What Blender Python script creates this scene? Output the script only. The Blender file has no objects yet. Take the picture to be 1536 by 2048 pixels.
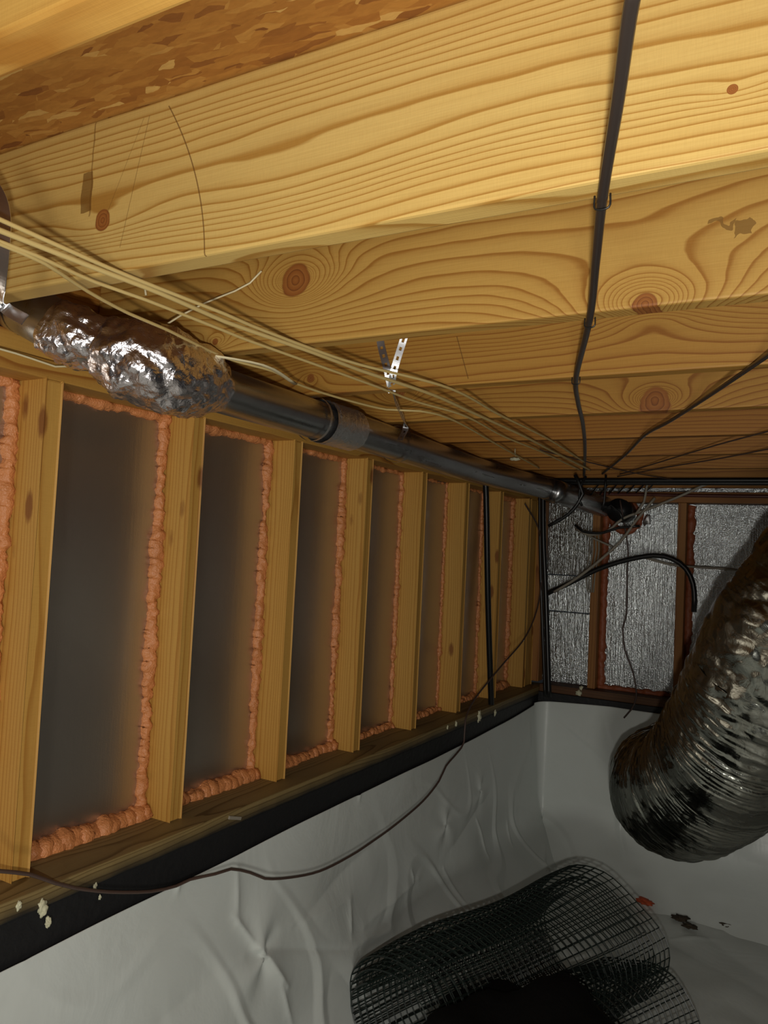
import bpy, bmesh, math, random
from mathutils import Vector, Matrix, noise
random.seed(7)
S = bpy.context.scene
C = S.collection

# ------------------------------------------------------------------ camera
F = 1560.0; CX, CY = 768.0, 1024.0
def _vp(p): return Vector((p[0]-CX, -(p[1]-CY), -F))
YA = _vp((1645, 1144)).normalized()
XA = -_vp((-2100, 960)); XA = (XA - YA*XA.dot(YA)).normalized()
ZA = XA.cross(YA)
RM = Matrix((XA, YA, ZA))                       # world from camera axes
cam_d = bpy.data.cameras.new('camera'); cam = bpy.data.objects.new('camera', cam_d); C.objects.link(cam)
cam.matrix_world = RM.to_4x4()
cam_d.sensor_fit = 'HORIZONTAL'; cam_d.sensor_width = 36.0; cam_d.lens = 36.0*F/1536.0
cam_d.clip_start = 0.02; cam_d.clip_end = 60
S.camera = cam
def ray(px, py): return (RM @ Vector((px-CX, -(py-CY), -F))).normalized()
def at(px, py, ax, v):
    r = ray(px, py); return r*(v/r[ax])
def depth(px, py, d):
    return RM @ (Vector((px-CX, -(py-CY), -F))*(d/F))

# ------------------------------------------------------------------ light, world, exposure
w = bpy.data.worlds.new('world'); S.world = w; w.use_nodes = True
w.node_tree.nodes['Background'].inputs[0].default_value = (0.8, 0.9, 1.0, 1)
w.node_tree.nodes['Background'].inputs[1].default_value = 0.010
def area(name, loc, target, size, power, col):
    l = bpy.data.lights.new(name, 'AREA'); l.shape = 'DISK'; l.size = size; l.energy = power; l.color = col
    o = bpy.data.objects.new(name, l); C.objects.link(o); o.location = loc
    o.rotation_euler = (Vector(target)-Vector(loc)).to_track_quat('-Z', 'Y').to_euler(); return o
area('phone_flash', (0.02, -0.03, -0.09), (-0.5, 1.4, 0.02), 0.03, 11.8, (1.0, 0.96, 0.88))
area('fill_light', (0.35, -0.9, -0.45), (-0.8, 1.6, -0.4), 0.35, 15.0, (1.0, 0.96, 0.86))  # unseen soft fill added behind the camera to slow the light falloff
S.view_settings.view_transform = 'Standard'; S.view_settings.look = 'None'
S.view_settings.gamma = 1.0; S.view_settings.use_curve_mapping = False
S.view_settings.exposure = 0.0

# ------------------------------------------------------------------ node helpers
class NT:
    def __init__(s, name):
        s.m = bpy.data.materials.new(name); s.m.use_nodes = True
        s.t = s.m.node_tree; s.b = s.t.nodes['Principled BSDF']
    def put(s, sock, v):
        if isinstance(v, bpy.types.NodeSocket): s.t.links.new(v, sock)
        elif v is not None: sock.default_value = v
    def M(s, op, a, b=None, c=None, clamp=False):
        n = s.t.nodes.new('ShaderNodeMath'); n.operation = op; n.use_clamp = clamp
        for i, v in enumerate((a, b, c)): s.put(n.inputs[i], v)
        return n.outputs[0]
    def obj(s):
        if not hasattr(s, '_o'):
            n = s.t.nodes.new('ShaderNodeTexCoord'); s._o = n.outputs['Object']
            q = s.t.nodes.new('ShaderNodeSeparateXYZ'); s.t.links.new(s._o, q.inputs[0]); s._x = q.outputs
        return s._o
    def xyz(s): s.obj(); return s._x[0], s._x[1], s._x[2]
    def rnd(s):
        n = s.t.nodes.new('ShaderNodeObjectInfo'); return n.outputs['Random']
    def vec(s, x, y, z):
        n = s.t.nodes.new('ShaderNodeCombineXYZ')
        for i, v in enumerate((x, y, z)): s.put(n.inputs[i], v)
        return n.outputs[0]
    def noise(s, v, scale=1.0, detail=2.0, rough=0.5, dist=0.0):
        n = s.t.nodes.new('ShaderNodeTexNoise'); s.put(n.inputs['Vector'], v)
        n.inputs['Scale'].default_value = scale; n.inputs['Detail'].default_value = detail
        n.inputs['Roughness'].default_value = rough; n.inputs['Distortion'].default_value = dist
        return n.outputs['Fac']
    def vor(s, v, scale=1.0, feature='F1', out='Distance', rand=1.0):
        n = s.t.nodes.new('ShaderNodeTexVoronoi'); n.feature = feature; s.put(n.inputs['Vector'], v)
        n.inputs['Scale'].default_value = scale; n.inputs['Randomness'].default_value = rand
        return n.outputs[out]
    def ramp(s, f, stops, interp='LINEAR'):
        n = s.t.nodes.new('ShaderNodeValToRGB'); s.put(n.inputs[0], f); e = n.color_ramp.elements
        n.color_ramp.interpolation = interp
        while len(e) < len(stops): e.new(0.5)
        for i, (p, c) in enumerate(stops):
            e[i].position = p; e[i].color = (*c, 1) if len(c) == 3 else c
        return n.outputs[0]
    def mix(s, f, a, b, mode='MIX'):
        n = s.t.nodes.new('ShaderNodeMix'); n.data_type = 'RGBA'; n.blend_type = mode
        s.put(n.inputs[0], f)
        for i, v in ((6, a), (7, b)):
            s.put(n.inputs[i], v if isinstance(v, bpy.types.NodeSocket) else (*v, 1))
        return n.outputs[2]
    def bump(s, h, strength=0.3, dist=0.01, normal=None):
        n = s.t.nodes.new('ShaderNodeBump'); s.put(n.inputs['Height'], h)
        n.inputs['Strength'].default_value = strength; n.inputs['Distance'].default_value = dist
        if normal: s.t.links.new(normal, n.inputs['Normal'])
        s.t.links.new(n.outputs[0], s.b.inputs['Normal']); return n.outputs[0]
    def set(s, **k):
        for n, v in k.items():
            n = n.replace('_', ' ')
            if isinstance(v, tuple) and len(v) == 3: v = (*v, 1)
            s.put(s.b.inputs[n], v)
        return s.m

def wood(name, pith=(0.05, -0.10), freq=75.0, knots=(), stains=(), light=(0.60, 0.37, 0.095), dark=(0.37, 0.165, 0.026),
         wob=0.030, contrast=1.0, randomise=True, edge_dark=None, spots=0.0, dens=None, stw=0.008, dark_lines=()):
    """grain = growth rings about a pith line running along local X; knots bend the rings"""
    n = NT(name); x, y, z = n.xyz(); M = n.M
    r = n.rnd() if randomise else 0.37
    sh = M('MULTIPLY', r, 37.0)
    low = n.noise(n.vec(M('MULTIPLY_ADD', x, 1.3, sh), M('MULTIPLY', y, 5.0), M('MULTIPLY', z, 5.0)), 1.0, 1.5)
    mid = n.noise(n.vec(M('MULTIPLY_ADD', x, 5.0, sh), M('MULTIPLY', y, 22.0), M('MULTIPLY', z, 22.0)), 1.0, 2.0)
    cy = M('ADD', y, M('MULTIPLY_ADD', r, 0.05, -pith[0])) if randomise else M('SUBTRACT', y, pith[0])
    cz = M('ADD', z, M('MULTIPLY_ADD', r, 0.10, -pith[1])) if randomise else M('SUBTRACT', z, pith[1])
    rr = M('SQRT', M('ADD', M('MULTIPLY', cy, cy), M('MULTIPLY', cz, cz)))
    rr = M('ADD', rr, M('MULTIPLY', M('SUBTRACT', low, 0.5), wob*2))
    rr = M('ADD', rr, M('MULTIPLY', M('SUBTRACT', mid, 0.5), wob*0.16))
    v = M('MULTIPLY', rr, freq)
    if dens: v = M('ADD', v, M('MULTIPLY', M('SINE', M('MULTIPLY', M('SUBTRACT', z, dens[0]), dens[2])), dens[1]))
    masks = []
    for (kx, kz, sx, sz, A, core) in knots:
        dx = M('DIVIDE', M('SUBTRACT', x, kx), sx); dz = M('DIVIDE', M('SUBTRACT', z, kz), sz)
        t = M('ADD', M('MULTIPLY', dx, dx), M('MULTIPLY', dz, dz))
        g = M('DIVIDE', 1.0, M('MULTIPLY_ADD', t, 1.0, 0.35)) if A > 0 else M('POWER', 2.718, M('MULTIPLY', t, -1.0))
        v = M('ADD', v, M('MULTIPLY', g, A))
        if core > 0:
            wv = M('MULTIPLY_ADD', M('SUBTRACT', mid, 0.5), 0.6, M('SQRT', M('ADD', M('MULTIPLY', M('SUBTRACT', x, kx), M('SUBTRACT', x, kx)),
                 M('MULTIPLY', M('MULTIPLY', M('SUBTRACT', z, kz), 1.15), M('MULTIPLY', M('SUBTRACT', z, kz), 1.15)))) if False else
                 M('DIVIDE', M('SQRT', M('ADD', M('POWER', M('ABSOLUTE', M('SUBTRACT', x, kx)), 2.0), M('POWER', M('ABSOLUTE', M('SUBTRACT', z, kz)), 2.0))), core))
            masks.append(wv)
    v = M('ADD', v, M('MULTIPLY', M('SINE', M('MULTIPLY', v, 0.8)), 0.55))
    v = M('ADD', v, M('MULTIPLY', M('SUBTRACT', mid, 0.5), 0.35))
    f = M('FRACT', v)
    d2 = tuple(l+(d-l)*contrast for l, d in zip(light, dark)); h = tuple((a*2+b)/3 for a, b in zip(light, d2))
    col = n.ramp(f, [(0.0, light), (0.45, tuple(l*0.97 for l in light)), (0.74, h), (0.88, d2), (0.95, d2), (1.0, light)])
    tone = n.noise(n.vec(M('MULTIPLY_ADD', x, 1.0, sh), M('MULTIPLY', y, 6.0), M('MULTIPLY', z, 7.0)), 1.3, 3.0)
    col = n.mix(M('MULTIPLY_ADD', tone, 1.2, -0.35, clamp=True), col, (0.93, 0.80, 0.60), 'MULTIPLY')
    fib = n.noise(n.vec(M('MULTIPLY_ADD', x, 9.0, sh), M('MULTIPLY', y, 420.0), M('MULTIPLY', z, 420.0)), 1.0, 2.0)
    col = n.mix(0.30, col, n.ramp(fib, [(0.3, (0.72, 0.66, 0.58)), (0.7, (1.0, 1.0, 1.0))]), 'MULTIPLY')
    ro = n.noise(n.vec(M('MULTIPLY', x, 900.0), M('MULTIPLY', y, 60.0), M('MULTIPLY', z, 60.0)), 1.0, 1.0)
    col = n.mix(0.13, col, n.ramp(ro, [(0.35, (0.7, 0.65, 0.6)), (0.6, (1, 1, 1))]), 'MULTIPLY')
    for wv in masks:
        kr = n.ramp(M('FRACT', M('MULTIPLY', wv, 3.3)), [(0.0, (0.33, 0.125, 0.028)), (0.7, (0.27, 0.09, 0.018)), (1.0, (0.16, 0.05, 0.012))])
        mk = n.ramp(M('ADD', wv, M('MULTIPLY', M('SUBTRACT', mid, 0.5), 0.5)), [(0.88, (1, 1, 1)), (1.02, (0, 0, 0))])
        col = n.mix(mk, col, kr)
    if spots > 0:      # little random knots for studs, positions differ with each board
        vv = n.vec(M('MULTIPLY_ADD', x, 4.6, sh), M('MULTIPLY', y, 12.0), M('MULTIPLY', z, 12.0))
        vd = n.vor(vv, 1.0); near = n.noise(vv, 14.0, 2.0)
        kk = n.ramp(M('MULTIPLY_ADD', near, 0.05, vd), [(0.13, (1, 1, 1)), (0.20, (0, 0, 0))])
        col = n.mix(M('MULTIPLY', kk, spots), col, (0.20, 0.065, 0.014))
    for (x0, x1, z0, z1, c, a) in stains:
        sn = n.noise(n.obj(), 38.0, 2.0); sn2 = n.noise(n.obj(), 27.0, 2.0); sx_ = M('MULTIPLY_ADD', M('SUBTRACT', sn, 0.5), stw, x); sz_ = M('MULTIPLY_ADD', M('SUBTRACT', sn2, 0.5), stw*1.5, z)
        mx = M('MULTIPLY', M('MULTIPLY', M('GREATER_THAN', sx_, x0), M('LESS_THAN', sx_, x1)), M('MULTIPLY', M('GREATER_THAN', sz_, z0), M('LESS_THAN', sz_, z1)))
        col = n.mix(M('MULTIPLY', mx, a), col, c)
    for (a0, a1, a2, z0, z1, w_, al) in dark_lines:      # thin dark lines drawn across the face
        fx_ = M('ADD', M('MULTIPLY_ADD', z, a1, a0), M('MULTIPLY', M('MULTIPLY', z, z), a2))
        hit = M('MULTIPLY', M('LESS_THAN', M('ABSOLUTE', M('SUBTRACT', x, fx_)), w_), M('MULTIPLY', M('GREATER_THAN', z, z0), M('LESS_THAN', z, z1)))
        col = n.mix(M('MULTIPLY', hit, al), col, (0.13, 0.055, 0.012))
    if edge_dark:      # tar smeared up the board from its lower edge, ragged
        z0, z1, c = edge_dark
        em = n.noise(n.vec(M('MULTIPLY', x, 9.0), M('MULTIPLY', y, 9.0), 0.0), 1.0, 3.0)
        e = M('DIVIDE', M('SUBTRACT', M('MULTIPLY_ADD', em, 0.02, z1-0.01), z), z1-z0, clamp=True)
        col = n.mix(e, col, c)
    n.bump(M('ADD', fib, M('MULTIPLY', f, 0.4)), 0.12, 0.002)
    return n.set(Base_Color=col, Roughness=0.58, Specular_IOR_Level=0.35)

def simple(name, col, rough=0.5, metal=0.0, bump=None, spec=None, var=0.0, coat=0.0):
    n = NT(name); o = n.obj()
    if bump: n.bump(n.noise(o, bump[0], 4.0), bump[1], bump[2] if len(bump) > 2 else 0.003)
    c = (*col, 1)
    if var:
        nz = n.noise(o, 18.0, 4.0)
        c = n.mix(n.M('MULTIPLY', nz, var), col, tuple(v*0.35 for v in col))
    n.set(Base_Color=c, Roughness=rough, Metallic=metal)
    if spec is not None: n.b.inputs['Specular IOR Level'].default_value = spec
    if coat: n.b.inputs['Coat Weight'].default_value = coat
    return n.m

K_STUD = (0.55, 0.32, 0.075)
m_j0 = wood('joist_wood_a', pith=(0.06, 0.40), freq=62, wob=0.02)
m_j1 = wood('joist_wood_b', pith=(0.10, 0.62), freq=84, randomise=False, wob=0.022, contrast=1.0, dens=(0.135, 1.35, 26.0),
            dark_lines=((-0.713, -0.0657, -1.3765, 0.0, 0.222, 0.0011, 0.75), (-0.8817, 0.232, 0, 0.035, 0.217, 0.0007, 0.5), (-0.949, 0.494, 0, 0.074, 0.216, 0.0007, 0.4)),
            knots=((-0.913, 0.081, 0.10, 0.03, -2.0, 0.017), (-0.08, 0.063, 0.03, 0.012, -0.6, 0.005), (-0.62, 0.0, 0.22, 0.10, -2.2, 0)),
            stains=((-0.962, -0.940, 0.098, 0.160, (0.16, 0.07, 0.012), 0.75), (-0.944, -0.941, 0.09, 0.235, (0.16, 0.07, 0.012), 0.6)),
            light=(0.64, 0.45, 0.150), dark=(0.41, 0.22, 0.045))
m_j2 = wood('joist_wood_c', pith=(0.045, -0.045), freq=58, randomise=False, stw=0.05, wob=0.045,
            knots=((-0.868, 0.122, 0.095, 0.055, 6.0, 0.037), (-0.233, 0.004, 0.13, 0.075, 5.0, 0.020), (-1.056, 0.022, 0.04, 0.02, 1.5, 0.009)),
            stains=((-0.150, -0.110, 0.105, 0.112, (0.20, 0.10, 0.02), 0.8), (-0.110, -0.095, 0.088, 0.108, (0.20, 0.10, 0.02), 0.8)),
            light=(0.54, 0.325, 0.082), dark=(0.34, 0.155, 0.026))  # from this joist back, light falloff is painted in as darker, oranger wood
m_j3 = wood('joist_wood_d', dark_lines=((-0.683, -0.331, 0, 0.012, 0.11, 0.0012, 0.7),), pith=(0.08, 0.32), freq=88, randomise=False, wob=0.03,
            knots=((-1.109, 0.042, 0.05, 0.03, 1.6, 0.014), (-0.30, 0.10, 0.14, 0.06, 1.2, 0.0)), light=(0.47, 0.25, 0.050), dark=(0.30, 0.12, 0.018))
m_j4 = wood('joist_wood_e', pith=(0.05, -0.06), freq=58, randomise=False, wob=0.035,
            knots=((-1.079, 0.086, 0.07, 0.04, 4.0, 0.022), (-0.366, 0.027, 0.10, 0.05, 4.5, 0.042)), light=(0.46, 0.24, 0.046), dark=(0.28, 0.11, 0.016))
m_joist = wood('joist_wood_far_dimmed', pith=(0.05, -0.12), freq=70, light=(0.40, 0.18, 0.030), dark=(0.25, 0.09, 0.012))  # darkest of the row: the fading light is put into the wood colour
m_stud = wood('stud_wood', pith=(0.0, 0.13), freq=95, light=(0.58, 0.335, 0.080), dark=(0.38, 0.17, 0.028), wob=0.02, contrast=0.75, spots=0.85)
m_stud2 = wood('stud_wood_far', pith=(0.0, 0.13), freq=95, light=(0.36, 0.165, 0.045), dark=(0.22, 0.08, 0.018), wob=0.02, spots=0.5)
m_plate = wood('top_plate_wood', pith=(0.03, 0.07), freq=90, light=(0.50, 0.28, 0.062), dark=(0.30, 0.12, 0.020))
m_sill = wood('sill_wood', pith=(-0.03, -0.06), freq=120, light=(0.27, 0.20, 0.085), dark=(0.13, 0.085, 0.030),
              edge_dark=(-0.019, 0.012, (0.012, 0.012, 0.012)))
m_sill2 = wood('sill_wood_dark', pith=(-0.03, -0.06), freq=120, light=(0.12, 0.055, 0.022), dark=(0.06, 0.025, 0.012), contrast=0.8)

# OSB: overlapping strands
n = NT('osb'); o = n.obj()
def strands(scale, rot, sx, sy):
    mp = n.t.nodes.new('ShaderNodeMapping'); mp.inputs['Rotation'].default_value = (0, 0, rot); mp.inputs['Scale'].default_value = (sx, sy, 1)
    dn = n.t.nodes.new('ShaderNodeTexNoise'); dn.inputs['Scale'].default_value = 25; dn.inputs['Detail'].default_value = 3; n.t.links.new(o, dn.inputs['Vector'])
    dm = n.t.nodes.new('ShaderNodeVectorMath'); dm.operation = 'MULTIPLY_ADD'; dm.inputs[1].default_value = (0.016, 0.016, 0); n.t.links.new(dn.outputs['Color'], dm.inputs[0]); n.t.links.new(o, dm.inputs[2])
    n.t.links.new(dm.outputs[0], mp.inputs[0])
    vn = n.t.nodes.new('ShaderNodeTexVoronoi'); vn.inputs['Scale'].default_value = scale; n.t.links.new(mp.outputs[0], vn.inputs['Vector'])
    sp = n.t.nodes.new('ShaderNodeSeparateColor'); n.t.links.new(vn.outputs['Color'], sp.inputs[0]); return sp.outputs[0], sp.outputs[1], mp.outputs[0]
a, a2, mpv = strands(16.0, 0.9, 1.0, 4.0); b, b2, _ = strands(21.0, 2.1, 1.0, 3.5); c_, c2, _ = strands(19.0, 1.5, 1.0, 5.0)
sel = n.M('GREATER_THAN', a2, 0.5); v1 = n.mix(sel, n.vec(a, a, a), n.vec(b, b, b)); v1 = n.mix(n.M('GREATER_THAN', b2, 0.62), v1, n.vec(c_, c_, c_))
gr = n.noise(mpv, 60.0, 3.0)
col = n.ramp(v1, [(0.0, (0.22, 0.075, 0.016)), (0.10, (0.36, 0.145, 0.026)), (0.7, (0.44, 0.20, 0.038)), (0.93, (0.50, 0.25, 0.055)), (1.0, (0.66, 0.42, 0.13))])
col = n.mix(0.4, col, n.ramp(gr, [(0.3, (0.6, 0.55, 0.5)), (0.7, (1, 1, 1))]), 'MULTIPLY')
n.bump(v1, 0.5, 0.004)
m_osb = n.set(Base_Color=col, Roughness=0.6)

# foil faced insulation board (left wall, soft sheen; far wall, sparkling)
def foil(name, base, rough, streak, st_strength, fine, fstrength):
    n = NT(name); z, y, x = n.xyz(); M = n.M      # boards are built with their length along local X (up)
    s1 = n.noise(n.vec(M('MULTIPLY', x, streak), M('MULTIPLY', y, streak), M('MULTIPLY', z, streak*0.08)), 1.0, 3.0, 0.7)
    s2 = n.noise(n.obj(), fine, 2.0, 0.6)
    b1 = n.bump(s1, st_strength, 0.004); n.bump(s2, fstrength, 0.0022, b1)
    dirt = n.noise(n.obj(), 6.0, 4.0, 0.6)
    c = n.mix(n.M('MULTIPLY', dirt, 0.35), base, tuple(v*0.6 for v in base))
    return n.set(Base_Color=c, Roughness=rough, Metallic=0.95)
m_foil = foil('foil_board_dull', (0.60, 0.55, 0.49), 0.35, 90.0, 0.10, 260.0, 0.08)
m_foil_far = foil('foil_board_bright', (0.46, 0.49, 0.50), 0.18, 100.0, 1.0, 165.0, 0.9)
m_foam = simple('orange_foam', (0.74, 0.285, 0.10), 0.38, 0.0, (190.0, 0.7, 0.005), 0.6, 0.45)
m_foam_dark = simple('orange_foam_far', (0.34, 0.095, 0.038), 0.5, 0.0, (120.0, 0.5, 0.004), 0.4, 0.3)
m_cream = simple('cream_foam', (0.62, 0.60, 0.42), 0.6, 0.0, (140.0, 0.4, 0.003))
m_black = simple('black_coating', (0.014, 0.014, 0.015), 0.55, 0.0, (55.0, 0.5, 0.004), 0.35, 0.3)
m_pvc = simple('black_plastic', (0.010, 0.010, 0.010), 0.35)
m_brownwire = simple('brown_wire_jacket', (0.075, 0.045, 0.035), 0.5)
m_greywire = simple('grey_wire_jacket', (0.27, 0.24, 0.19), 0.55)
m_yellow = simple('pale_yellow_wire_jacket', (0.56, 0.42, 0.17), 0.45)
m_white = simple('white_wire_jacket', (0.75, 0.66, 0.42), 0.45)
m_blackcable = simple('black_cable_jacket', (0.035, 0.026, 0.022), 0.30, 0.0, None, 0.7)
m_net = simple('dark_green_mesh_plastic', (0.008, 0.016, 0.013), 0.42, 0.0)
m_bundle = simple('black_cloth', (0.0025, 0.0022, 0.0020), 0.9, 0.0, (25.0, 0.6, 0.01), 0.1)
m_dirt = simple('dirt', (0.05, 0.035, 0.02), 0.9)
# galvanised pipe
n = NT('galvanised_steel'); x, y, z = n.xyz()
sm = n.noise(n.vec(n.M('MULTIPLY', x, 40.0), n.M('MULTIPLY', y, 3.0), n.M('MULTIPLY', z, 40.0)), 1.0, 3.0)
sp = n.noise(n.obj(), 55.0, 3.0); rg = n.ramp(sm, [(0.3, (0.25, 0.25, 0.25)), (0.75, (0.38, 0.38, 0.38))])
n.bump(sp, 0.05, 0.002)
m_galv = n.set(Base_Color=n.mix(n.M('MULTIPLY', sp, 0.5), (0.52, 0.53, 0.54), (0.36, 0.36, 0.36)), Roughness=rg, Metallic=1.0)
# crumpled foil tape / jackets
def crinkle(name, base, rough, sc, st, dist=0.006):
    n = NT(name); v = n.obj()
    f1 = n.vor(v, sc, 'SMOOTH_F1'); f2 = n.vor(v, sc*2.3); nz = n.noise(v, sc*0.8, 4.0, 0.65, 1.5)
    h = n.M('ADD', n.M('ADD', f1, n.M('MULTIPLY', f2, 0.35)), n.M('MULTIPLY', nz, 0.9))
    n.bump(h, st, dist)
    return n.set(Base_Color=base, Roughness=rough, Metallic=1.0)
m_tape = crinkle('crumpled_foil', (0.80, 0.76, 0.80), 0.24, 40.0, 0.55)
m_tape2 = crinkle('foil_tape', (0.85, 0.85, 0.86), 0.36, 90.0, 0.5, 0.004)
m_strap = simple('perforated_steel', (0.70, 0.71, 0.74), 0.36, 1.0, (40.0, 0.15, 0.002))
m_flex = crinkle('flex_duct_foil', (0.30, 0.31, 0.28), 0.20, 20.0, 0.35, 0.006)
# plastic sheet
n = NT('white_plastic_sheet'); v = n.obj()
wr = n.noise(v, 3.5, 5.0, 0.55, 1.2); wr2 = n.noise(v, 26.0, 3.0, 0.6, 0.8)
n.bump(n.M('ADD', wr, n.M('MULTIPLY', wr2, 0.05)), 0.16, 0.03)
dirt = n.noise(v, 1.7, 4.0, 0.6)
m_poly = n.set(Base_Color=n.mix(dirt, (0.76, 0.82, 0.81), (0.58, 0.61, 0.57)), Roughness=0.36, Specular_IOR_Level=0.55)

# ------------------------------------------------------------------ mesh helpers
def mk(name, verts, faces, mat, parent=None, smooth=True):
    me = bpy.data.meshes.new(name); me.from_pydata([tuple(v) for v in verts], [], faces); me.update()
    if smooth:
        for p in me.polygons: p.use_smooth = True
    me.materials.append(mat)
    o = bpy.data.objects.new(name, me); C.objects.link(o)
    if parent: o.parent = parent
    return o
def tag(o, label=None, cat=None, group=None, kind=None):
    if label: o['label'] = label
    if cat: o['category'] = cat
    if group: o['group'] = group
    if kind: o['kind'] = kind
    return o
def empty(name, loc=(0, 0, 0)):
    o = bpy.data.objects.new(name, None); C.objects.link(o); o.location = loc; o.empty_display_size = 0.05; return o
AX = {'X': Matrix(((1, 0, 0), (0, 1, 0), (0, 0, 1))),
      'Z': Matrix(((0, 0, 1), (0, -1, 0), (1, 0, 0))),      # length up, height toward +X
      'ZF': Matrix(((0, 1, 0), (0, 0, -1), (-1, 0, 0))).transposed() if False else Matrix(((0, -1, 0), (0, 0, -1), (1, 0, 0))),
      'Y': Matrix(((0, -1, 0), (1, 0, 0), (0, 0, 1)))}
def board(name, lo, hi, axis, mat, origin=None, bevel=0.003, parent=None):
    """solid board between two world corners; local X follows the length"""
    lo, hi = Vector(lo), Vector(hi); R = AX[axis]; org = Vector(origin) if origin else (lo+hi)/2
    bm = bmesh.new(); bmesh.ops.create_cube(bm, size=1.0)
    ce = (lo+hi)/2; sz = hi-lo
    for v in bm.verts: v.co = R.transposed() @ (Vector((v.co.x*sz.x, v.co.y*sz.y, v.co.z*sz.z))+ce-org)
    if bevel: bmesh.ops.bevel(bm, geom=bm.edges[:], offset=bevel, segments=2, affect='EDGES', profile=0.6)
    bmesh.ops.recalc_face_normals(bm, faces=bm.faces[:])
    me = bpy.data.meshes.new(name); bm.to_mesh(me); bm.free(); me.materials.append(mat)
    o = bpy.data.objects.new(name, me); C.objects.link(o)
    o.matrix_world = Matrix.Translation(org) @ R.to_4x4()
    if parent: o.parent = parent
    return o
def spline(pts, step):
    pts = [Vector(p) for p in pts]; P = [pts[0]*2-pts[1]]+pts+[pts[-1]*2-pts[-2]]; out = []
    for i in range(1, len(P)-2):
        a, b, c, d = P[i-1:i+3]; k = max(1, int((c-b).length/step))
        for j in range(k):
            t = j/k
            out.append(0.5*((2*b)+(c-a)*t+(2*a-5*b+4*c-d)*t*t+(3*b-a-3*c+d)*t**3))
    out.append(pts[-1]); return out
def tube_geo(path, rad, n=8, flat=1.0, up=Vector((0, 0, 1)), disp=None, cap=True):
    V, Fc = [], []; N = len(path); u = None
    for i, p in enumerate(path):
        t = (path[min(i+1, N-1)]-path[max(i-1, 0)]).normalized()
        if u is None:
            u = up-t*up.dot(t)
            if u.length < 0.1: u = Vector((1, 0, 0))-t*t.x
        else: u = u-t*u.dot(t)
        u.normalize(); s = t.cross(u); r = rad(i) if callable(rad) else rad
        for k in range(n):
            a = 2*math.pi*k/n; d = s*math.cos(a)+u*math.sin(a)*flat; q = p+d*r
            if disp: q = q+d*disp(q, i, a)
            V.append(q)
    for i in range(N-1):
        for k in range(n):
            Fc.append((i*n+k, i*n+(k+1) % n, (i+1)*n+(k+1) % n, (i+1)*n+k))
    if cap: Fc.append(tuple(range(n-1, -1, -1))); Fc.append(tuple((N-1)*n+k for k in range(n)))
    return V, Fc
def tube(name, pts, r, mat, parent=None, n=8, step=0.03, **k):
    V, Fc = tube_geo(spline(pts, step), r, n, **k); return mk(name, V, Fc, mat, parent)
def join(parts):
    V, Fc = [], []
    for v, f in parts:
        b = len(V); V += v; Fc += [tuple(i+b for i in q) for q in f]
    return V, Fc
def blob(c, r, sq=(1, 1, 1), seed=0.0, amp=0.35, sub=3):
    bm = bmesh.new(); bmesh.ops.create_icosphere(bm, subdivisions=sub, radius=1.0); c = Vector(c)
    V = [c+Vector((v.co.x*sq[0], v.co.y*sq[1], v.co.z*sq[2]))*r*(1+amp*noise.noise(v.co*1.9+Vector((seed, seed*2, 0)))*1.6) for v in bm.verts]
    Fc = [tuple(v.index for v in f.verts) for f in bm.faces]; bm.free(); return V, Fc

ORD = ['nearest', 'second', 'third', 'fourth', 'fifth', 'sixth', 'seventh', 'eighth', 'ninth', 'tenth']
JZ = 0.374; JH = 0.235; ST = 0.038; P16 = 0.4064
LW = -1.31; LB = -1.40           # left wall: front and back of studs
FW = 3.95; FB = 4.035            # far wall: front and back of studs
XR = 2.3; Y0 = -0.6
ZF = -1.50
# ------------------------------------------------------------------ setting
ce = board('ceiling', (LB-0.04, Y0, JZ+JH), (XR, FB+0.05, JZ+JH+0.018), 'X', m_osb, bevel=0)
tag(ce, kind='structure')
wl = board('wall_left', (LB-0.10, Y0, -1.75), (-1.252, FB+0.10, -0.693), 'Y', m_black, bevel=0.004); tag(wl, kind='structure')
wf = board('wall_far', (-1.252, FW-0.05, -1.75), (XR, FB+0.10, -0.676), 'X', m_black, bevel=0.004); tag(wf, kind='structure')
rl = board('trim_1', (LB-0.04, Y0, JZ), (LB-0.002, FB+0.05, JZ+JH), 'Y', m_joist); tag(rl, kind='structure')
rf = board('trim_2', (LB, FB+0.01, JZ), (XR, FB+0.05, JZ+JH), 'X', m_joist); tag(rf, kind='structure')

# joists
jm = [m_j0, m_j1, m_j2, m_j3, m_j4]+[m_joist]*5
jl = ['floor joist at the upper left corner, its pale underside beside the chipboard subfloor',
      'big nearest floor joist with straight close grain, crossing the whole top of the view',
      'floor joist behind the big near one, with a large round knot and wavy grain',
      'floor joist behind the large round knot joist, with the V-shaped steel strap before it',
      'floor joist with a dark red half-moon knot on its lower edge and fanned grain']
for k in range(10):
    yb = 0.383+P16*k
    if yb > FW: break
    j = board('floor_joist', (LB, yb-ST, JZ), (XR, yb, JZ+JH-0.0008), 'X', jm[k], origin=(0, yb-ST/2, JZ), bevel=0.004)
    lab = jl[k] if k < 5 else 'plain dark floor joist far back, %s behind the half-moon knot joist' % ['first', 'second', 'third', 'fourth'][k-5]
    tag(j, lab, 'joist', 'floor joists under the subfloor')

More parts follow.
